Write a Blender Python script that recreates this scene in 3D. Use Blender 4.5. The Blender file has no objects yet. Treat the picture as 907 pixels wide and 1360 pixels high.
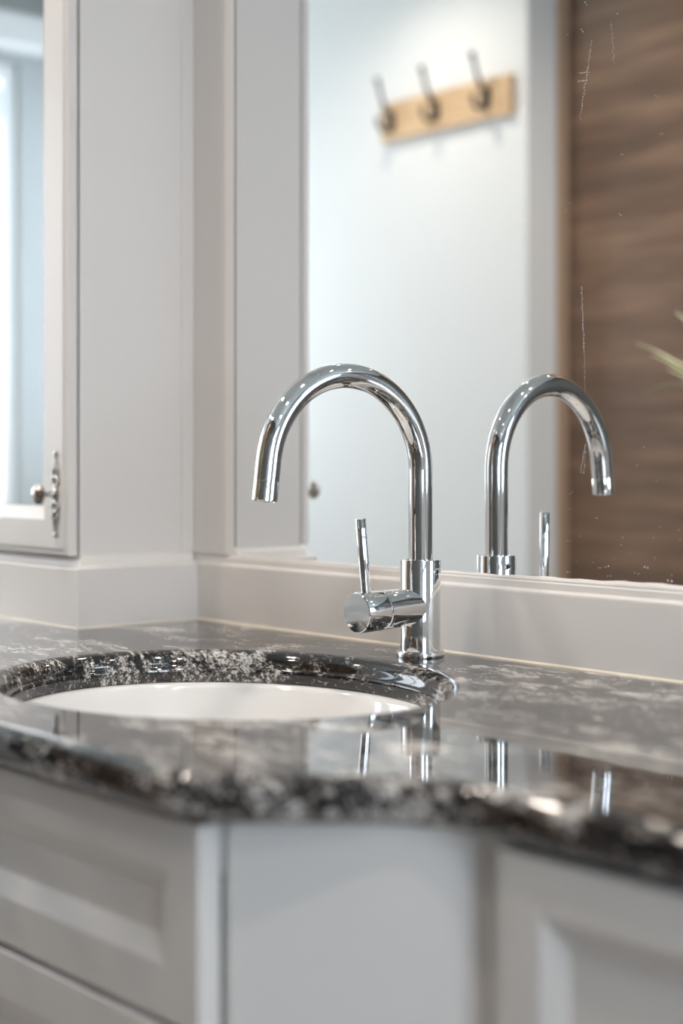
import bpy, bmesh, math, random
from mathutils import Vector, Matrix
from mathutils.geometry import tessellate_polygon
random.seed(7)
S = bpy.context.scene
C = bpy.context.scene.collection
PI = math.pi
CZ = 0.85            # height of the worktop above the floor
MV = 1.2915          # mirror plane

# ------------------------------------------------------------ camera
TH = 0.8559
cd = bpy.data.cameras.new('camera')
cam = bpy.data.objects.new('camera', cd); C.objects.link(cam)
cam.location = (0, 0, CZ + 0.224)
cam.rotation_euler = (PI/2, 0, TH)
cd.sensor_fit = 'VERTICAL'; cd.sensor_height = 36.0; cd.sensor_width = 24.0
cd.lens = 36.0*2066.757/1360
cd.shift_y = -(680-610.1)/1360
cd.clip_start = 0.02
cd.dof.use_dof = True
cd.dof.focus_distance = 1.74
cd.dof.aperture_fstop = 2.1
S.camera = cam

# ------------------------------------------------------------ view + world
S.view_settings.view_transform = 'Standard'
S.view_settings.look = 'None'
S.view_settings.gamma = 1
S.view_settings.use_curve_mapping = False
S.view_settings.exposure = 0.93
S.cycles.use_denoising = True
S.cycles.max_bounces = 14
S.cycles.glossy_bounces = 8
S.cycles.diffuse_bounces = 5
S.cycles.sample_clamp_indirect = 6
w = bpy.data.worlds.new('world'); S.world = w; w.use_nodes = True
w.node_tree.nodes['Background'].inputs[0].default_value = (0.75, 0.87, 1, 1)
w.node_tree.nodes['Background'].inputs[1].default_value = 1.0

WIN_L = 2.9          # left window strength
FILL_R = 6.0          # light from the added right window
SPOT_W = 15.0         # each downlight, watts
SPOT_COL = (1.0, 0.885, 0.775)
FILL_F = 2.2          # light from the added front window
WIN_COL = (0.88, 0.94, 1.0)

# ------------------------------------------------------------ materials
def mat(name, col=(.8,.8,.8), rough=.5, metal=0, spec=.5, coat=0, **k):
    m = bpy.data.materials.new(name); m.use_nodes = True
    b = m.node_tree.nodes['Principled BSDF']
    b.inputs['Base Color'].default_value = (*col, 1)
    b.inputs['Roughness'].default_value = rough
    b.inputs['Metallic'].default_value = metal
    b.inputs['Specular IOR Level'].default_value = spec
    b.inputs['Coat Weight'].default_value = coat
    b.inputs['Coat Roughness'].default_value = .05
    if 'emit' in k:
        b.inputs['Emission Color'].default_value = (*k['emit'], 1)
        b.inputs['Emission Strength'].default_value = k['strength']
    return m
def nodes(m): return m.node_tree.nodes, m.node_tree.links, m.node_tree.nodes['Principled BSDF']
def bump_noise(m, scale, strength, dist=.001):
    n, l, b = nodes(m)
    tc = n.new('ShaderNodeTexCoord'); t = n.new('ShaderNodeTexNoise'); t.inputs['Scale'].default_value = scale
    bp = n.new('ShaderNodeBump'); bp.inputs['Strength'].default_value = strength; bp.inputs['Distance'].default_value = dist
    l.new(tc.outputs['Object'], t.inputs['Vector']); l.new(t.outputs['Fac'], bp.inputs['Height']); l.new(bp.outputs[0], b.inputs['Normal'])
def ramp(n, stops, interp='LINEAR'):
    r = n.new('ShaderNodeValToRGB'); r.color_ramp.interpolation = interp
    e = r.color_ramp.elements
    while len(e) > 1: e.remove(e[-1])
    e[0].position = stops[0][0]; e[0].color = (*stops[0][1], 1)
    for p, c in stops[1:]:
        x = e.new(p); x.color = (*c, 1)
    return r

paint = mat('cream_satin_paint', (.775,.74,.71), .33); bump_noise(paint, 60, .12, .0004)
paint_low = mat('cream_satin_paint_dimmed', (.745,.725,.70), .38); bump_noise(paint_low, 60, .12, .0004)  # same cream paint, shade of the low fronts put into the colour
wallp = mat('white_wall_paint', (.71,.72,.715), .85); bump_noise(wallp, 200, .15, .0005)
wallgrey = mat('pale_grey_wall_paint', (.42,.44,.435), .85)
ceilp = mat('ceiling_paint', (.72,.77,.755), .9)
chrome = mat('chrome', (.80,.80,.80), .035, 1)
pewter = mat('antique_pewter', (.50,.47,.43), .24, 1); bump_noise(pewter, 300, .3, .0006)
pewter_dark = mat('dark_pewter', (.12,.11,.10), .35, 1)
silver = mat('mirror_silver', (.90,.905,.90), .0, 1)
ceramic = mat('white_ceramic', (.80,.785,.77), .08, 0, .5, .5)
blackm = mat('black_metal', (.015,.015,.017), .35, 0, .5)
dark = mat('dark_gap', (.03,.028,.025), .8)
seal = mat('cream_sealant', (.80,.72,.60), .4)
steel = mat('drain_steel', (.6,.6,.6), .2, 1)
spotm = mat('limescale_and_reflection', (.85,.86,.86), .6)
pvc = mat('window_frame_white', (.80,.82,.83), .35)
potm = mat('terracotta_glaze', (.70,.68,.64), .3)
soilm = mat('soil', (.05,.035,.02), .95); bump_noise(soilm, 80, 1, .01)
lampw = mat('downlight_rim', (.85,.85,.83), .4)
lampe = mat('downlight_lens', (1,1,1), .5, emit=(1,.88,.74), strength=25)
pane_l = mat('window_daylight_left', (.9,.9,.9), .4, emit=WIN_COL, strength=WIN_L)
fill_pane_f = mat('added_daylight_front', (.9,.9,.9), .4, emit=(.70,.84,1.0), strength=FILL_F)
fill_pane_r = mat('added_daylight_right', (.9,.9,.9), .4, emit=(.72,.85,1.0), strength=FILL_R)

# leaves
leafm = mat('leaf', (.25,.40,.12), .4)
n, l, b = nodes(leafm)
tc = n.new('ShaderNodeTexCoord'); nz = n.new('ShaderNodeTexNoise'); nz.inputs['Scale'].default_value = 9
rr = ramp(n, [(.35,(.24,.38,.10)),(.52,(.55,.62,.30)),(.68,(.70,.71,.50))])
l.new(tc.outputs['Object'], nz.inputs['Vector']); l.new(nz.outputs['Fac'], rr.inputs[0]); l.new(rr.outputs[0], b.inputs['Base Color'])

# granite : swirled black / taupe / cream with crystal speckle
gran = mat('granite', (.1,.1,.1), .045, 0, .5)
n, l, b = nodes(gran)
b.inputs['IOR'].default_value = 1.68
tc = n.new('ShaderNodeTexCoord')
mp = n.new('ShaderNodeMapping'); mp.inputs['Rotation'].default_value = (.3, .5, .55); mp.inputs['Scale'].default_value = (1.1, 1.8, 1.9)
l.new(tc.outputs['Object'], mp.inputs['Vector'])
warp = n.new('ShaderNodeTexNoise'); warp.inputs['Scale'].default_value = 5; warp.inputs['Detail'].default_value = 3
l.new(mp.outputs[0], warp.inputs['Vector'])
add = n.new('ShaderNodeMixRGB'); add.blend_type = 'LINEAR_LIGHT'; add.inputs[0].default_value = .10
l.new(mp.outputs[0], add.inputs[1]); l.new(warp.outputs['Color'], add.inputs[2])
big = n.new('ShaderNodeTexNoise'); big.inputs['Scale'].default_value = 6.5; big.inputs['Detail'].default_value = 5; big.inputs['Roughness'].default_value = .62; big.inputs['Distortion'].default_value = .6
l.new(add.outputs[0], big.inputs['Vector'])
mp2 = n.new('ShaderNodeMapping'); mp2.inputs['Rotation'].default_value = (.25, .6, .75); mp2.inputs['Scale'].default_value = (.55, 1.5, 1.2)
l.new(tc.outputs['Object'], mp2.inputs['Vector'])
mid = n.new('ShaderNodeTexNoise'); mid.inputs['Scale'].default_value = 85; mid.inputs['Detail'].default_value = 5; mid.inputs['Roughness'].default_value = .7
l.new(mp2.outputs[0], mid.inputs['Vector'])
flow = n.new('ShaderNodeTexNoise'); flow.inputs['Scale'].default_value = 22; flow.inputs['Detail'].default_value = 3; flow.inputs['Distortion'].default_value = .8
l.new(mp2.outputs[0], flow.inputs['Vector'])
fine = n.new('ShaderNodeTexNoise'); fine.inputs['Scale'].default_value = 330; fine.inputs['Detail'].default_value = 2
l.new(mp2.outputs[0], fine.inputs['Vector'])
def math_(op, a, bb, clamp=False):
    x = n.new('ShaderNodeMath'); x.operation = op; x.use_clamp = clamp
    for i, v in enumerate((a, bb)):
        if isinstance(v, (int, float)): x.inputs[i].default_value = v
        else: l.new(v, x.inputs[i])
    return x.outputs[0]
# each noise is centred on zero, then weighted
def cen(o_, k): return math_('MULTIPLY', math_('SUBTRACT', o_, .5), k)
f = math_('ADD', cen(big.outputs['Fac'], 1.25), cen(mid.outputs['Fac'], 1.25))
f = math_('ADD', f, cen(flow.outputs['Fac'], .50))
f = math_('ADD', f, cen(fine.outputs['Fac'], .75))
# broken pale veins
vein = math_('ABSOLUTE', cen(flow.outputs['Fac'], 1.0), 0)
vein = math_('SUBTRACT', .14, math_('MULTIPLY', vein, 8.0), True)
f = math_('ADD', f, vein)
f = math_('ADD', f, .462, True)
gr = ramp(n, [(.0,(.004,.004,.005)),(.36,(.009,.0085,.009)),(.46,(.032,.029,.028)),(.54,(.10,.092,.086)),(.62,(.27,.25,.235)),(.72,(.56,.53,.50)),(.92,(.76,.73,.70))])
l.new(f, gr.inputs[0]); l.new(gr.outputs[0], b.inputs['Base Color'])

# brown horizontal-grain wood door
walnut = mat('walnut_door', (.2,.12,.08), .42)
n, l, b = nodes(walnut)
tc = n.new('ShaderNodeTexCoord'); mp = n.new('ShaderNodeMapping'); mp.inputs['Scale'].default_value = (.7, 1, 7)
wn = n.new('ShaderNodeTexNoise'); wn.inputs['Scale'].default_value = 2.6; wn.inputs['Detail'].default_value = 7; wn.inputs['Roughness'].default_value = .6
rr = ramp(n, [(.3,(.088,.049,.029)),(.5,(.165,.095,.057)),(.72,(.29,.175,.108))])
l.new(tc.outputs['Object'], mp.inputs[0]); l.new(mp.outputs[0], wn.inputs['Vector']); l.new(wn.outputs['Fac'], rr.inputs[0]); l.new(rr.outputs[0], b.inputs['Base Color'])
# light oak rail
oak = mat('light_oak', (.55,.36,.19), .5)
n, l, b = nodes(oak)
tc = n.new('ShaderNodeTexCoord'); mp = n.new('ShaderNodeMapping'); mp.inputs['Scale'].default_value = (3, 3, 40)
wn = n.new('ShaderNodeTexNoise'); wn.inputs['Scale'].default_value = 4; wn.inputs['Detail'].default_value = 4
rr = ramp(n, [(.35,(.50,.33,.18)),(.7,(.68,.49,.30))])
l.new(tc.outputs['Object'], mp.inputs[0]); l.new(mp.outputs[0], wn.inputs['Vector']); l.new(wn.outputs['Fac'], rr.inputs[0]); l.new(rr.outputs[0], b.inputs['Base Color'])
dark_panel = mat('added_charcoal', (.10,.10,.098), .35)
trimwood = mat('door_edge_wood', (.42,.28,.19), .5)
# floor tiles
floorm = mat('stone_floor_tile', (.33,.30,.27), .3)
n, l, b = nodes(floorm)
tc = n.new('ShaderNodeTexCoord'); bk = n.new('ShaderNodeTexBrick'); bk.offset = 0
bk.inputs['Scale'].default_value = 1.0; bk.inputs['Brick Width'].default_value = .6; bk.inputs['Row Height'].default_value = .6
bk.inputs['Mortar Size'].default_value = .004
bk.inputs['Color1'].default_value = (.46,.43,.40,1); bk.inputs['Color2'].default_value = (.43,.40,.37,1); bk.inputs['Mortar'].default_value = (.18,.17,.16,1)
l.new(tc.outputs['Object'], bk.inputs['Vector']); l.new(bk.outputs['Color'], b.inputs['Base Color'])

# ------------------------------------------------------------ helpers (metres; z measured from the worktop unless noted)
def link(name, bm, m, parent=None, smooth=False, flat_angle=None):
    bmesh.ops.recalc_face_normals(bm, faces=bm.faces)
    me = bpy.data.meshes.new(name)
    if parent is not None:
        bm.transform(Matrix.Translation(-Vector(world_loc(parent))))
    bm.to_mesh(me); bm.free()
    me.materials.append(m)
    o = bpy.data.objects.new(name, me); C.objects.link(o)
    if parent is not None: o.parent = parent
    if smooth:
        for p in me.polygons: p.use_smooth = True
        me.set_sharp_from_angle(angle=math.radians(flat_angle or 35))
    return o
def world_loc(o):
    v = Vector((0,0,0))
    while o is not None: v += o.location; o = o.parent
    return v
def thing(name, loc, label, cat, group=None):
    o = bpy.data.objects.new(name, None); C.objects.link(o); o.empty_display_size = .05
    o.location = loc; o['label'] = label; o['category'] = cat
    if group: o['group'] = group
    return o
def tag(o, label, cat, group=None):
    o['label'] = label; o['category'] = cat
    if group: o['group'] = group
    return o
def struct(o): o['kind'] = 'structure'; return o
def copy_tree(o, parent=None):
    c = o.copy(); C.objects.link(c); c.parent = parent
    for ch in list(o.children): copy_tree(ch, c)
    return c
def box(bm, x0, x1, y0, y1, z0, z1, bev=0):
    r = bmesh.ops.create_cube(bm, size=1)
    vs = r['verts']
    for v in vs:
        v.co = Vector(((x0+x1)/2 + v.co.x*(x1-x0), (y0+y1)/2 + v.co.y*(y1-y0), (z0+z1)/2 + v.co.z*(z1-z0)))
    if bev:
        es = list({e for v in vs for e in v.link_edges})
        bmesh.ops.bevel(bm, geom=es, offset=bev, segments=2, affect='EDGES', profile=.5)
def BX(*a, bev=0):
    bm = bmesh.new(); box(bm, *a, bev=bev); return bm
def prism_z(pts, z0, z1):
    bm = bmesh.new()
    a = [bm.verts.new((x, y, z0)) for x, y in pts]; b_ = [bm.verts.new((x, y, z1)) for x, y in pts]
    bm.faces.new(a[::-1]); bm.faces.new(b_)
    for i in range(len(pts)):
        j = (i+1) % len(pts); bm.faces.new((a[i], a[j], b_[j], b_[i]))
    return bm
def sweep_profile(path, prof, closed=False):
    """path: list of (x,y); prof: list of (out, z) ; out goes to the right-hand side of the path direction, mitred."""
    bm = bmesh.new(); rows = []
    nP = len(path)
    for i in range(nP):
        p = Vector(path[i])
        if i == 0: d = (Vector(path[1])-p).normalized(); nrm = Vector((d.y, -d.x)); k = 1
        elif i == nP-1: d = (p-Vector(path[i-1])).normalized(); nrm = Vector((d.y, -d.x)); k = 1
        else:
            d1 = (p-Vector(path[i-1])).normalized(); d2 = (Vector(path[i+1])-p).normalized()
            n1 = Vector((d1.y, -d1.x)); n2 = Vector((d2.y, -d2.x)); nrm = (n1+n2).normalized(); k = 1/max(.3, nrm.dot(n1))
        rows.append([bm.verts.new((p.x+nrm.x*o*k, p.y+nrm.y*o*k, z)) for o, z in prof])
    m = len(prof)
    for i in range(nP-1):
        for j in range(m):
            jj = (j+1) % m
            bm.faces.new((rows[i][j], rows[i+1][j], rows[i+1][jj], rows[i][jj]))
    bm.faces.new(rows[0]); bm.faces.new(rows[-1][::-1])
    return bm
def lathe(prof, axis=(0,0,1), origin=(0,0,0), seg=48, cap=True):
    bm = bmesh.new(); ax = Vector(axis).normalized()
    q = Vector((0,0,1)).rotation_difference(ax)
    rings = []
    for r, h in prof:
        if r < 1e-6:
            rings.append([bm.verts.new(q @ Vector((0,0,h)) + Vector(origin))])
        else:
            rings.append([bm.verts.new(q @ Vector((r*math.cos(2*PI*i/seg), r*math.sin(2*PI*i/seg), h)) + Vector(origin)) for i in range(seg)])
    for a, b_ in zip(rings[:-1], rings[1:]):
        if len(a) == 1 and len(b_) == 1: continue
        for i in range(seg):
            j = (i+1) % seg
            if len(a) == 1: bm.faces.new((a[0], b_[j], b_[i]))
            elif len(b_) == 1: bm.faces.new((a[i], a[j], b_[0]))
            else: bm.faces.new((a[i], a[j], b_[j], b_[i]))
    if cap:
        if len(rings[0]) > 1: bm.faces.new(rings[0][::-1])
        if len(rings[-1]) > 1: bm.faces.new(rings[-1])
    return bm
def tube(pts, radii, seg=32, cap=True, bm=None):
    bm = bm or bmesh.new()
    pts = [Vector(p) for p in pts]
    if not hasattr(radii, '__len__'): radii = [radii]*len(pts)
    rings = []; up = None
    for i, p in enumerate(pts):
        t = (pts[min(i+1, len(pts)-1)] - pts[max(i-1, 0)]).normalized()
        if up is None:
            up = t.orthogonal().normalized()
        up = (up - t*up.dot(t)).normalized(); sd = t.cross(up)
        rings.append([bm.verts.new(p + radii[i]*(math.cos(2*PI*k/seg)*up + math.sin(2*PI*k/seg)*sd)) for k in range(seg)])
    for a, b_ in zip(rings[:-1], rings[1:]):
        for i in range(seg):
            j = (i+1) % seg; bm.faces.new((a[i], a[j], b_[j], b_[i]))
    if cap: bm.faces.new(rings[0][::-1]); bm.faces.new(rings[-1])
    return bm
def ring_panel(x0, x1, z0, z1, y, prof, fill=True, wide=0):
    """rectangular mitred rings in the xz plane; prof (inset, depth) with depth going +y from y; a closed slab."""
    bm = bmesh.new(); rings = []
    for ins, d in prof:
        ix = ins + (wide if ins > .03 else 0)
        rings.append([bm.verts.new(v) for v in ((x0+ix, y+d, z0+ins), (x1-ix, y+d, z0+ins), (x1-ix, y+d, z1-ins), (x0+ix, y+d, z1-ins))])
    for a, b_ in zip(rings[:-1], rings[1:]):
        for i in range(4):
            j = (i+1) % 4; bm.faces.new((a[i], a[j], b_[j], b_[i]))
    if fill: bm.faces.new(rings[-1])
    bm.faces.new(rings[0][::-1])
    return bm

# ------------------------------------------------------------ room shell (heights here are from the floor)
UL, UR, VB, VF = -4.0, 1.3, 1.303, -.25
HC = 2.46
struct(link('floor', BX(UL-.1, UR+.1, -.75, VB+.1, -.1, 0), floorm))
struct(link('ceiling', BX(UL-.1, UR+.1, -.75, VB+.1, HC, HC+.1), ceilp))
struct(link('wall_back', BX(UL-.1, UR+.1, VB, VB+.1, 0, HC), wallp))
JX = -2.572
FW = (-3.95, -3.48, .95, 2.20)
bm = prism_z([(FW[1], -.5), (UR+.1, -.5), (UR+.1, VF-.15), (JX, VF-.15), (JX, VF), (FW[1], VF)], 0, HC)
box(bm, UL-.1, FW[0], -.5, VF, 0, HC); box(bm, FW[0], FW[1], -.5, VF, 0, FW[2]); box(bm, FW[0], FW[1], -.5, VF, FW[3], HC)
struct(link('wall_front', bm, wallp))
fr_ = bmesh.new()
for a_ in ((FW[0], FW[0]+.045, FW[2], FW[3]), (FW[1]-.045, FW[1], FW[2], FW[3]), (FW[0]+.045, FW[1]-.045, FW[2], FW[2]+.045), (FW[0]+.045, FW[1]-.045, FW[3]-.045, FW[3])):
    box(fr_, a_[0], a_[1], VF-.09, VF-.03, a_[2], a_[3], .004)
w3 = struct(link('window_added_front', fr_, pvc))  # added window, throws cool light on the tower front and worktop edge
link('pane', BX(FW[0]+.02, FW[1]-.02, VF-.064, VF-.056, FW[2]+.02, FW[3]-.02), fill_pane_f, w3)
# left wall with an opening for the window
def wall_with_window(name, x0, x1, y0, y1, wy0, wy1, wz0, wz1, m):
    bm = bmesh.new()
    box(bm, x0, x1, y0, wy0, 0, HC); box(bm, x0, x1, wy1, y1, 0, HC)
    box(bm, x0, x1, wy0, wy1, 0, wz0); box(bm, x0, x1, wy0, wy1, wz1, HC)
    return struct(link(name, bm, m))
WL = (-.06, .98, CZ+.06, CZ+1.36)
wall_with_window('wall_left', UL-.1, UL, VF, VB, *WL, wallgrey)
WR = (-.20, .62, .95, 2.15)
wall_with_window('wall_right', UR, UR+.1, VF-.15, VB, *WR, wallp)
def window(name, x, y0, y1, z0, z1, tz, sgn, pm):
    """frame standing in the opening; sgn = direction into the room; tz = transom height"""
    bm = bmesh.new(); f = .045; xa, xb = sorted((x - sgn*.07, x - sgn*.015))
    box(bm, xa, xb, y0, y0+f, z0, z1, .004); box(bm, xa, xb, y1-f, y1, z0, z1, .004)
    box(bm, xa, xb, y0+f, y1-f, z0, z0+f, .004); box(bm, xa, xb, y0+f, y1-f, z1-f, z1, .004)
    box(bm, xa, xb, y0+f, y1-f, tz-.05, tz+.05, .004)
    ym = (y0+y1)/2; box(bm, xa, xb, ym-.03, ym+.03, z0+f, tz-.05, .004)
    fr = struct(link(name, bm, pvc))
    xm = x - sgn*.05
    p = link('pane', BX(xm-.004, xm+.004, y0+f*.5, y1-f*.5, z0+f*.5, z1-f*.5), pm, fr)
    return fr
window('window_1', UL, *WL, CZ+1.245, 1, pane_l)
window('window_added_right', UR, *WR, 1.80, -1, fill_pane_r)  # window_1 lights from the left; the right one is added, unseen, for bluish fill
struct(link('trim_1', BX(UL, UL+.09, VF+.001, VB-.001, 2.243, 2.335, bev=.008), wallp))          # blind box on left wall
# brown door in the recess
dr = struct(link('door_1', BX(JX+.032, -1.62, VF-.150, VF-.113, .008, HC-.004, bev=.002), walnut))
bm = bmesh.new(); box(bm, JX, JX+.030, VF-.15, VF-.106, 0, HC, .003)
struct(link('trim_2', bm, trimwood))
bm = bmesh.new(); box(bm, -1.616, -1.55, VF-.15, VF-.106, 0, HC, .003)
struct(link('trim_3', bm, trimwood))
struct(link('wall_dark_added', BX(-1.549, UR, VF-.15, VF-.12, 0, HC), dark_panel))  # unseen dark slab, added to darken what the chrome reflects
hd = bmesh.new(); box(hd, -1.74, -1.70, VF-.116, VF-.103, .95, 1.10, .003)
tube([(-1.72, VF-.105, 1.03), (-1.72, VF-.06, 1.03), (-1.735, VF-.052, 1.03), (-1.85, VF-.052, 1.03)], .009, 12, True, hd)
link('door_handle', hd, steel, dr, smooth=True)

# ------------------------------------------------------------ worktop
def arc(cx, cy, r, a0, a1, k):
    return [(cx+r*math.cos(a0+(a1-a0)*i/k), cy+r*math.sin(a0+(a1-a0)*i/k)) for i in range(k+1)]
def smooth_poly(pts, rad, k=8):
    out = []
    n_ = len(pts)
    for i in range(n_):
        p = Vector(pts[i]); r = rad[i]
        if r == 0: out.append(tuple(p)); continue
        a = Vector(pts[i-1]); b_ = Vector(pts[(i+1) % n_])
        d1 = (a-p).normalized(); d2 = (b_-p).normalized()
        s_, e_ = p + d1*r, p + d2*r
        for j in range(k+1):
            t = j/k; out.append(tuple(s_*(1-t)**2 + p*2*t*(1-t) + e_*t*t))
    return out
FRONT_L, FRONT_R = .635, .766
outline = smooth_poly([(-2.60, FRONT_L), (-.905, FRONT_L), (-.778, FRONT_R), (.50, FRONT_R), (.50, VB-.001), (-2.60, VB-.001)],
                      [.0, .045, .045, 0, 0, 0], 10)
HOLE_C = (-1.2777, .948)
NH = 96
bm = bmesh.new()
def offs(pts, d):
    res = []
    n_ = len(pts)
    for i in range(n_):
        p = Vector(pts[i]); a = (p-Vector(pts[i-1])); b_ = (Vector(pts[(i+1) % n_])-p)
        if a.length < 1e-9: a = b_
        if b_.length < 1e-9: b_ = a
        n1 = Vector((-a.y, a.x)).normalized(); n2 = Vector((-b_.y, b_.x)).normalized()
        nn = (n1+n2).normalized(); res.append(p + nn*(d/max(.3, nn.dot(n1))))
    return res
eprof = [(.0130,0),(.0090,-.0006),(.0055,-.0024),(.0026,-.0056),(.0007,-.0100),(0,-.0150),(0,-.0210),(.0008,-.0255),(.0028,-.0295),(.0060,-.0328),(.0100,-.0346),(.0160,-.0350)]
orings = [[bm.verts.new((q.x, q.y, CZ+z)) for q in offs(outline, d)] for d, z in eprof]
hprof = [(.2650,.2270,0),(.2610,.2230,-.0006),(.2565,.2185,-.0022),(.2525,.2145,-.0052),(.2495,.2115,-.0095),(.2478,.2098,-.0140),(.2472,.2092,-.0180),(.2466,.2086,-.0186),(.2440,.2060,-.0190),(.2428,.2048,-.0200),(.2424,.2044,-.0215),(.2422,.2042,-.0340),(.2428,.2048,-.035)]
hrings = [[bm.verts.new((HOLE_C[0]+a*math.cos(2*PI*i/NH), HOLE_C[1]+b_*math.sin(2*PI*i/NH), CZ+z)) for i in range(NH)] for a, b_, z in hprof]
for rings in (orings, hrings):
    for a, b_ in zip(rings[:-1], rings[1:]):
        for i in range(len(a)):
            j = (i+1) % len(a); bm.faces.new((a[i], a[j], b_[j], b_[i]))
for o_, h_ in ((orings[0], hrings[0]), (orings[-1], hrings[-1])):
    polys = [[v.co.copy() for v in o_], [v.co.copy() for v in h_]]
    allv = list(o_)+list(h_)
    for t in tessellate_polygon(polys):
        try: bm.faces.new([allv[k] for k in t])
        except ValueError: pass
wt = link('worktop', bm, gran, smooth=True, flat_angle=50)
tag(wt, 'polished black and cream granite worktop with an oval basin cutout', 'worktop')
# make the big flat faces shade truly flat
for p in wt.data.polygons:
    if abs(p.normal.z) > .999: p.use_smooth = False

# ------------------------------------------------------------ basin
t = thing('washbasin', (HOLE_C[0], HOLE_C[1], CZ-.19), 'white ceramic oval basin set under the granite worktop', 'basin')
def bowl(profile):
    bm = bmesh.new(); rs = []
    for a, b_, z in profile:
        rs.append([bm.verts.new((HOLE_C[0]+a*math.cos(2*PI*i/NH), HOLE_C[1]+b_*math.sin(2*PI*i/NH), CZ+z)) for i in range(NH)])
    for a, b_ in zip(rs[:-1], rs[1:]):
        for i in range(NH):
            j = (i+1) % NH; bm.faces.new((a[i], a[j], b_[j], b_[i]))
    return bm, rs
inner = [(.2440,.2060,-.0355),(.2400,.2020,-.0358),(.2370,.1990,-.0380),(.2350,.1970,-.0420),(.2290,.1910,-.060),(.2190,.1815,-.085),(.204,.168,-.112),(.182,.149,-.137),(.150,.122,-.156),(.105,.088,-.169),(.06,.055,-.176),(.026,.026,-.179)]
outer = [(a+.012, b_+.012, z-.010) for a, b_, z in inner[::-1]] 
outer = outer[:-3] + [(.262,.224,-.050),(.266,.228,-.044),(.266,.228,-.0365),(.262,.224,-.0355)]
bm, rs = bowl(outer + inner)
bm.faces.new([v for v in rs[0]][::-1])
link('bowl', bm, ceramic, t, smooth=True, flat_angle=60)
link('drain', lathe([(0,0),(.022,0),(.0245,.001),(.0255,.003),(.024,.0042),(.019,.004),(.017,.0015),(.008,.001),(.006,.003),(0,.0035)], origin=(HOLE_C[0], HOLE_C[1], CZ-.1795)), steel, t, smooth=True)

# ------------------------------------------------------------ mixer tap
PX, PY = -1.2786, 1.2287
PHI = -.063
DU, DV = math.sin(PHI), -math.cos(PHI)
tap = thing('mixer_tap', (PX, PY, CZ), 'chrome swan-neck mixer tap with side lever behind the basin', 'tap')
def TP(s_, z, w_=0): return (PX+DU*s_ - DV*w_, PY+DV*s_ + DU*w_, CZ+z)
link('base_flange', lathe([(0,0),(.0272,0),(.0276,.001),(.0276,.0052),(.0270,.0064),(.0255,.0068),(.0232,.0068)], origin=(PX,PY,CZ), seg=96), chrome, tap, smooth=True)
link('body', lathe([(.0229,.0066),(.0229,.1093),(.0226,.1100),(.0160,.1102),(.0155,.1094),(.0137,.1094)], origin=(PX,PY,CZ), seg=96), chrome, tap, smooth=True)
R_, L_ = .1052, .044
zc_ = .2105
pts = [TP(0, .1085), TP(0, .14), TP(0, .18), TP(0, .200)]
N_ = 56
aend = math.radians(173)
for i in range(N_+1):
    a = aend*i/N_; pts.append(TP(R_-R_*math.cos(a), zc_+R_*math.sin(a)))
ex, ez = R_-R_*math.cos(aend), zc_+R_*math.sin(aend)
dx, dz = math.sin(PI-aend), -math.cos(PI-aend)
for q in (.3, .6, .98): pts.append(TP(ex+dx*(L_-.021)*q, ez+dz*(L_-.021)*q))
link('spout', tube(pts, .0136, 64), chrome, tap, smooth=True, flat_angle=50)
e0 = Vector(TP(ex+dx*(L_-.0212), ez+dz*(L_-.0212))); e1 = Vector(TP(ex+dx*L_, ez+dz*L_))
ln = (e1-e0).length
link('aerator', lathe([(.0120,0),(.01355,0),(.0136,.0002),(.0136,ln-.0006),(.0131,ln),(.0112,ln),(.0108,ln-.004),(0,ln-.004)], axis=(e1-e0), origin=e0, seg=64), chrome, tap, smooth=True)
hx = Vector((0, -1, -.022)).normalized()
HZ = .0575
o = Vector(TP(0, HZ))
link('handle_stem', lathe([(.0208,.008),(.0208,.020),(.0212,.030),(.0219,.048),(.0219,.0615),(.0210,.0624),(.0196,.0628)], axis=hx, origin=o, seg=96), chrome, tap, smooth=True)
hc = link('handle_cap', lathe([(.0196,.0632),(.0210,.0632),(.0222,.0642),(.0224,.0652),(.0224,.0950),(.0220,.0964),(.0212,.0970),(0,.0970)], axis=hx, origin=o, seg=96), chrome, tap, smooth=True)
l0 = Vector((PX+.001, PY-.0835, CZ+.0755)); l1 = Vector((PX-.0026, PY-.0890, CZ+.1590)); ll = (l1-l0).length
link('lever', lathe([(.0050,0),(.0054,.004),(.0058,.03),(.0060,ll-.0012),(.0054,ll-.0002),(.0045,ll),(0,ll)], axis=(l1-l0), origin=l0, seg=40), chrome, tap, smooth=True)
sn = Vector((.985, .175, 0)).normalized(); so = Vector((PX, PY, CZ+.0975)) + sn*.0224
ss = link('set_screw', lathe([(.0040,0),(.0040,.0012),(.0034,.0016),(.0026,.0014),(.0024,.0008)], axis=sn, origin=so, seg=24), chrome, tap, smooth=True)
link('socket', lathe([(0,.0009),(.0024,.0009),(.0024,.0015),(0,.0015)], axis=sn, origin=so, seg=6), dark, ss)

# ------------------------------------------------------------ tower cabinet standing on the worktop
TU = -1.801          # visible side
TL = -2.262
TV = 1.1003          # carcass front
tw = thing('mirrored_cabinet', ((TU+TL)/2, 1.19, CZ), 'tall off-white cabinet with a mirrored door standing on the worktop', 'cabinet')
TH_ = CZ+1.40
bm = BX(TL, TU, TV, VB-.002, CZ+.080, TH_, bev=.0012)
link('carcass', bm, paint, tw)
link('corner_strip', BX(TU-.006, TU+.0022, 1.2645, 1.2851, CZ+.094, TH_, bev=.001), paint, tw)
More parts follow.
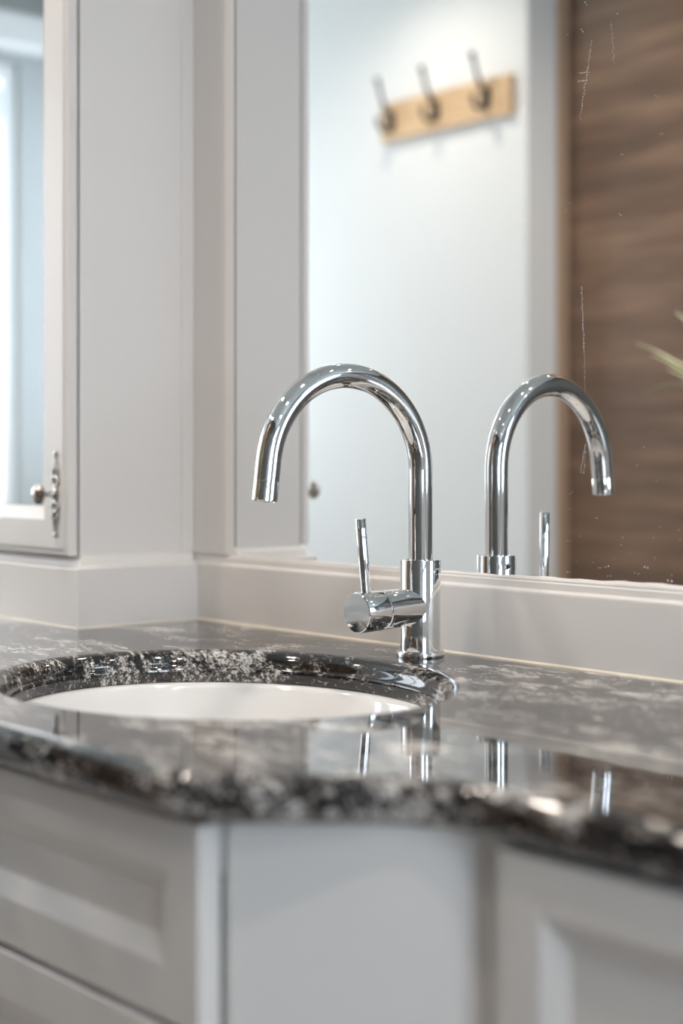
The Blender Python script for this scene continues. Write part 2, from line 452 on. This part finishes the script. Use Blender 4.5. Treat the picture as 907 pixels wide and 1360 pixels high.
# plinth round front and side
base_prof = [(0,0),(.0190,0),(.0190,.0765),(.0186,.0785),(.0165,.0800),(.0120,.0806),(.0095,.0815),(.0085,.0850),(.0065,.0900),(.0030,.0935),(0,.0940)]
bp = [(o_, CZ+z+.0002) for o_, z in base_prof]
path = [(TL, 1.1040), (TU, 1.1040), (TU, 1.2795)]
bp_t = [(o_, z) for o_, z in bp]
link('plinth', sweep_profile(path, bp_t), paint, tw)
# sealant bead under the plinth
link('sealant', sweep_profile([(TL, 1.0850), (TU+.019, 1.0850), (TU+.019, 1.2795)], [(0,CZ),(.0012,CZ),(.0004,CZ+.0009),(0,CZ+.0012)]), seal, tw)
DZ0, DZ1 = CZ+.0955, CZ+1.39
DF = 1.0800
dprof = [(.0,.0165),(0,.0042),(.0012,.0030),(.0050,.0028),(.0062,.0020),(.0085,.0004),(.0110,0),(.0470,0),(.0650,.0100),(.0652,.0145)]
bm = ring_panel(TL+.003, TU-.0015, DZ0, DZ1, DF, dprof, fill=False, wide=.010)
# open frame: close at the glass
door = link('door', bm, paint, tw)
link('mirror_glass', BX(TL+.003+.0745, TU-.0015-.0755, DF+.0095, DF+.0118, DZ0+.0655, DZ1-.0655), silver, door)
# ornate backplate: thin pierced plate with ball tips
HU, HZc = -1.8285, CZ+.1775
def backplate():
    bm = bmesh.new()
    y = DF-.0014
    def blob(z, rx, rz):
        r = bmesh.ops.create_uvsphere(bm, u_segments=16, v_segments=10, radius=1)
        for v in r['verts']: v.co = Vector((HU+v.co.x*rx, y+v.co.y*.0022, HZc+z+v.co.z*rz))
    def ring(z, rx, rz, th):
        r = 14; loops = []
        for i in range(r*2):
            a = 2*PI*i/(r*2); c_ = Vector((HU+rx*math.cos(a), y, HZc+z+rz*math.sin(a)))
            nn = Vector((math.cos(a), 0, math.sin(a)))
            loops.append([bm.verts.new(c_ + th*(nn*math.cos(b_)+Vector((0,1,0))*math.sin(b_)*.9)) for b_ in [2*PI*k/8 for k in range(8)]])
        for i in range(len(loops)):
            a, b_ = loops[i], loops[(i+1) % len(loops)]
            for k in range(8): bm.faces.new((a[k], a[(k+1) % 8], b_[(k+1) % 8], b_[k]))
    for s_ in (1, -1):
        ring(s_*.0170, .0074, .0064, .0022); ring(s_*.0292, .0058, .0060, .0019)
        tube([(HU, y, HZc+s_*.0335), (HU, y, HZc+s_*.040), (HU, y, HZc+s_*.047), (HU, y, HZc+s_*.052)], [.0038,.0030,.0020,.0022], 12, True, bm)
        blob(s_*.0545, .0048, .0038)
        blob(s_*.0105, .0046, .0028)
    blob(0, .0068, .0105)
    return bm
link('backplate', backplate(), pewter, door, smooth=True, flat_angle=60)
link('knob', lathe([(.0058,0),(.0062,.0015),(.0040,.0035),(.0034,.012),(.0040,.0175),(.0085,.0190),(.0124,.0210),(.0138,.0230),(.0139,.0250),(.0124,.0265),(.0118,.0268),(.0106,.0292),(.0068,.0317),(0,.0327)], axis=(0,-1,0), origin=(HU, DF-.0028, HZc), seg=36), pewter, door, smooth=True, flat_angle=40)

# ------------------------------------------------------------ upstand along the mirror wall
up_path = [(TU+.002, 1.2915), (.50, 1.2915)]
up_prof = [(-.0110,0),(.0118,0),(.0118,.0762),(.0114,.0782),(.0095,.0794),(.0070,.0800),(.0058,.0812),(.0056,.0880),(.0050,.0890),(.0034,.0907),(.0012,.0915),(-.0005,.0915),(-.0110,.0915)]
bm = sweep_profile(up_path, [(o_, CZ+z+.0002) for o_, z in up_prof])
us = link('upstand', bm, paint)
us.location = (0,0,0); tag(us, 'off-white moulded wooden upstand between the granite and the wall mirror', 'upstand')
link('sealant', sweep_profile([(TU+.0205, 1.2797), (.50, 1.2797)], [(0,CZ),(.0020,CZ),(.0008,CZ+.0014),(0,CZ+.0022)]), seal, us)

# ------------------------------------------------------------ wall mirror and its surround
wm = thing('wall_mirror', (-.7, MV, CZ+.093), 'large wall mirror above the white upstand, reflecting the tap and hooks', 'mirror')
MU0, MU1, MZ0, MZ1 = -1.7095, .46, CZ+.0917, CZ+1.34
bm = bmesh.new(); cc = .009
prof = [(MU0+cc, MZ0), (MU1, MZ0), (MU1, MZ1), (MU0, MZ1), (MU0, MZ0+cc*1.3)]
a = [bm.verts.new((x, MV, z)) for x, z in prof]; b_ = [bm.verts.new((x, MV+.004, z)) for x, z in prof]
bm.faces.new(a); bm.faces.new(b_[::-1])
for i in range(len(prof)):
    j = (i+1) % len(prof); bm.faces.new((a[i], b_[i], b_[j], a[j]))
link('mirror_glass', bm, silver, wm)
# left stile: flat board, then a chamfer down to the glass; small mitred foot
ST = 1.2852
bm = prism_z([(TU+.0005, ST), (-1.7262, ST), (-1.7235, ST+.0006), (-1.7112, 1.2902), (-1.7110, MV+.005), (TU+.0005, MV+.005)], CZ+.0917, MZ1+.05)
link('surround_stile', bm, paint, wm)
bm = prism_z([(-1.7110, MV-.0005), (-1.7097, MV-.0005), (-1.7097, MV+.003), (-1.7110, MV+.003)], MZ0+.012, MZ1)
link('edge_seal', bm, dark, wm)
bm = bmesh.new()
q = [(-1.7112, MZ0-.001), (-1.7000, MZ0-.001), (-1.7112, MZ0+.0125)]
a = [bm.verts.new((x, MV-.0015, z)) for x, z in q]; b_ = [bm.verts.new((x, MV+.003, z)) for x, z in q]
bm.faces.new(a); bm.faces.new(b_[::-1])
for i in range(3): bm.faces.new((a[i], b_[i], b_[(i+1) % 3], a[(i+1) % 3]))
link('corner_block', bm, paint, wm)
link('surround_rail', BX(TU+.0005, MU1+.03, ST, MV+.005, MZ1, MZ1+.05, bev=.002), paint, wm)
bm = bmesh.new(); rows = []; k_ = 160
for i in range(k_+1):
    u_ = -1.70+(MU1-.01+1.70)*i/k_
    hgt = .0008+max(0, min(.0042, (u_+1.33)*.012))+.0005*math.sin(i*1.7)+.0004*math.sin(i*.63+1)
    rows.append([bm.verts.new((u_, MV-y_, CZ+z_)) for y_, z_ in ((-.003,.0910),(.0042,.0910),(.0036,.0914+hgt*.4),(.0012,.0916+hgt),(.0001,.0918+hgt),(-.003,.0918+hgt))])
for a, b_ in zip(rows[:-1], rows[1:]):
    for j in range(6): bm.faces.new((a[j], b_[j], b_[(j+1)%6], a[(j+1)%6]))
bm.faces.new(rows[0]); bm.faces.new(rows[-1][::-1])
link('bottom_sealant', bm, paint, wm, smooth=True, flat_angle=50)
# limescale dots, the second of each pair a painted reflection, and drips on the glass, where the photo shows them
def on_mirror(x, y):
    F, HY = 2066.757, 610.1
    c_, s_ = math.cos(TH), math.sin(TH)
    t_ = (x-453.5)/F; Z = MV/(t_*s_+c_); X = t_*Z
    return (X*c_-Z*s_, CZ+.224-(y-HY)*Z/F)
bm = bmesh.new()
def dot(x, y, r):
    u_, z_ = on_mirror(x, y); k = 8
    c_ = bm.verts.new((u_, MV-.0007, z_))
    vs = [bm.verts.new((u_+r*1.05*math.cos(2*PI*i/k), MV-.0001, z_+r*math.sin(2*PI*i/k))) for i in range(k)]
    for i in range(k): bm.faces.new((c_, vs[i], vs[(i+1) % k]))
dots = [(757,656,.7),(760,654,.9),(755,676,.7),(791,688,.8),(793,688,.7),(753,718,.9),(756,718,.7),(827,714,.8),(825,724,.8),(771,712,.5),(765,746,.6),(787,747,.6),(804,753,1.0),(808,752,1.3),(795,754,.8),(798,754,.6),(753,760,1.3),(756,760,1.1),(807,765,1.0),(811,765,.8),(856,753,1.7),(860,754,1.7),(843,761,1.0),(848,762,.9),(887,771,1.9),(892,772,1.8),(829,771,1.1),(833,771,.9),(892,764,.7),(775,628,.9),(772,628,.7),(855,594,1.0),(868,714,.6),(877,700,.6),(901,704,.7),(846,618,.6),(872,639,.6),(903,716,.6),(836,736,.5),(815,742,.5),(870,741,.6),
        (772,39,1.2),(774,42,1.4),(754,46,1.0),(777,3,1.5),(779,6,1.2),(820,18,1.2),(825,205,.5),(827,205,.5),(870,127,.5),(874,128,.6),(877,178,.5),(880,178,.5),(823,284,.8),(825,286,.8),(757,270,.7),(752,280,.6)]
for x, y, r in dots: dot(x, y, r*.00048)
for x0_, y0_, x1_, y1_, k, r in ((786,55,770,160,46,.00045),(812,30,815,85,20,.00035),(772,380,776,470,60,.00042),(776,470,777,520,20,.0003),(777,590,771,628,26,.00038),(778,598,775,628,18,.00034),(769,97,783,96,12,.0005),(767,108,781,107,10,.0005)):
    for i in range(k):
        f_ = i/k; dot(x0_+(x1_-x0_)*f_+random.uniform(-.9,.9), y0_+(y1_-y0_)*f_+random.uniform(-.6,.6), r*random.uniform(.5,1.2))
wsp = link('limescale_and_reflections', bm, spotm, wm); wsp['kind'] = 'stuff'

# ------------------------------------------------------------ vanity base cabinets
def front(x0, x1, z0, z1, y, stile=.038):
    return ring_panel(x0, x1, z0, z1, y, [(0,.020),(0,.0015),(.0015,0),(stile-.016,0),(stile,.0005),(stile+.018,.0105),(stile+.020,.0110)])
FD = .655   # drawer front plane
vc = thing('drawer_cabinet', (-1.40, .68, 0), 'off-white drawer cabinet under the basin with framed drawer fronts', 'cabinet')
bm = bmesh.new()
CU0, CU1 = -1.90, -.912
box(bm, CU0, CU0+.018, FD+.022, 1.28, .10, CZ-.036); 
box(bm, CU0, CU1, FD+.022, .70, .10, .13)
box(bm, CU0, CU1, FD+.022, FD+.040, CZ-.075, CZ-.036)
box(bm, CU0+.018, CU1, 1.262, 1.28, .10, CZ-.036)
box(bm, CU0, CU1, FD+.07, FD+.085, 0, .10)
link('carcass', bm, paint_low, vc)
DRX0 = -1.40
drz = [(CZ-.191, CZ-.040), (CZ-.430, CZ-.1965), (.105, CZ-.4355)]
for i, (z0, z1) in enumerate(drz):
    link('drawer_front', front(DRX0, -.9115, z0, z1, FD, .040 if i == 0 else .040), paint_low, vc)
link('cupboard_front', front(CU0, DRX0-.004, .105, CZ-.040, FD, .05), paint_low, vc)
# plain angled corner panel joining the deep and the shallow cabinets
cp = bmesh.new()
ptsC = [(-.9100, FD+.0225), (-.9045, FD+.0225), (-.7560, .7925), (-.7560, .81), (-.7700, .81), (-.9100, FD+.040)]
cpo = link('corner_panel', prism_z(ptsC, .02, CZ-.0355), paint_low)
tag(cpo, 'plain angled panel below the granite between the two cabinets', 'panel')
rc = thing('door_cabinet', (-.2, 1.0, 0), 'off-white cupboard with framed door at the lower right', 'cabinet')
RF = .7750
bm = bmesh.new()
box(bm, -.745, .48, RF+.022, RF+.040, CZ-.075, CZ-.036)
box(bm, -.7555, -.727, RF+.012, 1.28, .10, CZ-.036); box(bm, .462, .48, RF+.022, 1.28, .10, CZ-.036)
box(bm, -.727, .462, RF+.022, 1.28, .10, .118); box(bm, -.745, .48, RF+.08, RF+.095, 0, .10)
link('carcass', bm, paint_low, rc)
for x0_, x1_ in ((-.7310, -.130), (-.126, .476)):
    link('door', front(x0_, x1_, .105, CZ-.040, RF, .038), paint_low, rc)

# ------------------------------------------------------------ hook rail on the opposite wall
hr = thing('hook_rail', (-2.846, VF, CZ+1.123), 'light oak rail with three black coat hooks, seen in the mirror', 'hook rail')
link('board', BX(-3.083, -2.612, VF+.0005, VF+.018, CZ+1.073, CZ+1.173, bev=.002), oak, hr)
def hook_bm(x):
    y, z = VF+.018, CZ+1.123
    bm = bmesh.new()
    r = bmesh.ops.create_uvsphere(bm, u_segments=24, v_segments=12, radius=1)
    for v in r['verts']: v.co = Vector((x+v.co.x*.015, y+.001+max(0,v.co.y)*.010, z+v.co.z*.030))
    def ar(p, rad):
        # smooth Catmull-ish resample
        q = [Vector(a_) for a_ in p]; o_ = []; rr_ = []
        for i in range(len(q)-1):
            p0 = q[max(i-1,0)]; p1 = q[i]; p2 = q[i+1]; p3 = q[min(i+2, len(q)-1)]
            for k in range(6):
                t_ = k/6
                o_.append(.5*((2*p1)+(p2-p0)*t_+(2*p0-5*p1+4*p2-p3)*t_*t_+(3*p1-p0-3*p2+p3)*t_**3)); rr_.append(rad[i]*(1-t_)+rad[i+1]*t_)
        o_.append(q[-1]); rr_.append(rad[-1])
        tube(o_, rr_, 12, True, bm)
    ar([(x,y+.006,z+.012),(x,y+.020,z+.030),(x,y+.034,z+.055),(x,y+.044,z+.085),(x,y+.050,z+.100)], [.0075,.0065,.0055,.005,.007])
    ar([(x,y+.006,z-.010),(x,y+.018,z-.024),(x,y+.034,z-.028),(x,y+.046,z-.016),(x,y+.048,z-.004)], [.0075,.0065,.0055,.005,.0065])
    for p in ((x,y+.051,z+.102),(x,y+.048,z-.002)):
        r = bmesh.ops.create_uvsphere(bm, u_segments=14, v_segments=8, radius=.0078)
        for v in r['verts']: v.co += Vector(p)
    return bm
for hx_ in (-3.040, -2.872, -2.692):
    link('hook', hook_bm(hx_), blackm, hr, smooth=True, flat_angle=60)

# ------------------------------------------------------------ plant seen in the mirror
PP = Vector((-1.42, .470, 0))
st = thing('plant_stand', (PP.x, PP.y, 0), 'slim black metal plant stand under the potted plant', 'plant stand')
link('top', lathe([(0,CZ+.135),(.085,CZ+.135),(.088,CZ+.138),(.088,CZ+.146),(.085,CZ+.149),(0,CZ+.149)], origin=(PP.x,PP.y,0)), blackm, st, smooth=True)
for k in range(3):
    a = 2*PI*k/3+.4
    link('leg', tube([(PP.x+.05*math.cos(a), PP.y+.05*math.sin(a), CZ+.137), (PP.x+.13*math.cos(a), PP.y+.13*math.sin(a), .0)], .007, 12), blackm, st, smooth=True)
pl = thing('potted_plant', (PP.x, PP.y, CZ+.149), 'leafy green plant with long arching leaves reflected at the mirror edge', 'plant')
link('pot', lathe([(0,.0),(.048,0),(.052,.004),(.066,.118),(.070,.120),(.070,.130),(.062,.130),(.060,.118),(0,.118)], origin=(PP.x,PP.y,CZ+.149)), potm, pl, smooth=True)
link('soil', lathe([(0,.117),(.0595,.117),(.058,.121),(.03,.124),(0,.125)], origin=(PP.x,PP.y,CZ+.149)), soilm, pl, smooth=True)
def leaf(pts, wd):
    """blade along a smooth curve, V-shaped section, pointed tip"""
    q = [Vector(p) for p in pts]; cs = []
    for i in range(len(q)-1):
        p0 = q[max(i-1,0)]; p1 = q[i]; p2 = q[i+1]; p3 = q[min(i+2, len(q)-1)]
        for k in range(8):
            t_ = k/8; cs.append(.5*((2*p1)+(p2-p0)*t_+(2*p0-5*p1+4*p2-p3)*t_*t_+(3*p1-p0-3*p2+p3)*t_**3))
    cs.append(q[-1]); m_ = len(cs); bm = bmesh.new(); rows = []
    for i, p in enumerate(cs):
        f_ = i/(m_-1); t_ = (cs[min(i+1,m_-1)]-cs[max(i-1,0)]).normalized()
        sd = t_.cross(Vector((0,0,1)))
        sd = sd.normalized() if sd.length > 1e-4 else Vector((1,0,0))
        nn = sd.cross(t_).normalized()
        wv = wd*(.45+.55*math.sin(PI*min(1, f_*1.3+.1)) if f_ < .5 else max(.04, ((1-f_)/.5)**.6))
        th = .0006
        rows.append([bm.verts.new(p-sd*wv+nn*wv*.35), bm.verts.new(p+nn*0), bm.verts.new(p+sd*wv+nn*wv*.35), bm.verts.new(p-nn*th)])
    for a, b_ in zip(rows[:-1], rows[1:]):
        for k in range(4): bm.faces.new((a[k], a[(k+1)%4], b_[(k+1)%4], b_[k]))
    bm.faces.new(rows[0]); bm.faces.new(rows[-1][::-1])
    return bm
def virt(x, y, vv):
    """a point that the wall mirror shows at photo pixel x, y when it stands vv metres in front of the camera wall"""
    F, HY = 2066.757, 610.1
    c_, s_ = math.cos(TH), math.sin(TH)
    vp = 2*MV - vv; t_ = (x-453.5)/F; Z = vp/(t_*s_+c_); X = t_*Z
    return Vector((X*c_-Z*s_, vv, CZ+.224-(y-HY)*Z/F))
crown = Vector((PP.x, PP.y, CZ+.275))
lv = [
    [crown+Vector((-.01,0,0)), virt(960,508,.475), virt(905,485,.48), virt(870,466,.482), virt(843,455,.483)],
    [crown+Vector((-.012,.008,0)), virt(965,522,.50), virt(908,494,.505), virt(884,480,.508), virt(864,471,.51)],
    [crown+Vector((-.008,-.01,0)), virt(965,530,.45), virt(920,508,.445), virt(902,498,.443), virt(886,490,.44)],
    [crown+Vector((-.012,0,-.002)), virt(965,535,.475), virt(930,516,.478), virt(898,510,.480), virt(873,514,.482), virt(853,522,.483)],
    [crown+Vector((0,.005,.0)), virt(965,480,.46), virt(925,440,.455), virt(908,424,.452), virt(897,414,.45)],
]
for p in lv: link('leaf', leaf(p, .0050), leafm, pl, smooth=True)
for k in range(15):
    a = 2*PI*k/15+random.uniform(-.15,.15)
    if math.cos(a) < -.55: a += 1.6
    r = random.uniform(.14,.24); h = random.uniform(.08,.22)
    d = Vector((math.cos(a), math.sin(a), 0))
    link('leaf', leaf([crown+d*.01, crown+d*r*.35+Vector((0,0,h*.75)), crown+d*r*.72+Vector((0,0,h)), crown+d*r+Vector((0,0,h*random.uniform(.45,.9)))], .0062), leafm, pl, smooth=True)

# ------------------------------------------------------------ downlights
def downlight():
    t = thing('downlight', (0,0,HC), 'small round recessed ceiling downlight', 'ceiling light', 'recessed ceiling downlights')
    link('trim_ring', lathe([(.030,0),(.043,0),(.044,-.002),(.041,-.005),(.034,-.006),(.031,-.003),(.030,-.001)], origin=(0,0,HC), cap=False), lampw, t, smooth=True)
    link('lens', lathe([(0,-.0008),(.0315,-.0008),(.0315,-.0002),(0,-.0002)], origin=(0,0,HC), seg=24), lampe, t)
    ld = bpy.data.lights.new('lamp', 'SPOT'); ld.energy = SPOT_W; ld.color = SPOT_COL
    ld.spot_size = math.radians(150); ld.spot_blend = 1.0; ld.shadow_soft_size = .036
    lo = bpy.data.objects.new('lamp', ld); C.objects.link(lo); lo.parent = t; lo.location = (0,0,-.012)
    return t
dl = [(-2.82,.14),(-2.0,.55),(-1.82,-.20),(-.70,.95),(-.40,.45),(.35,.15)]
proto = downlight()
for i, (x, y) in enumerate(dl):
    o = proto if i == 0 else copy_tree(proto)
    o.location = (x, y, HC)
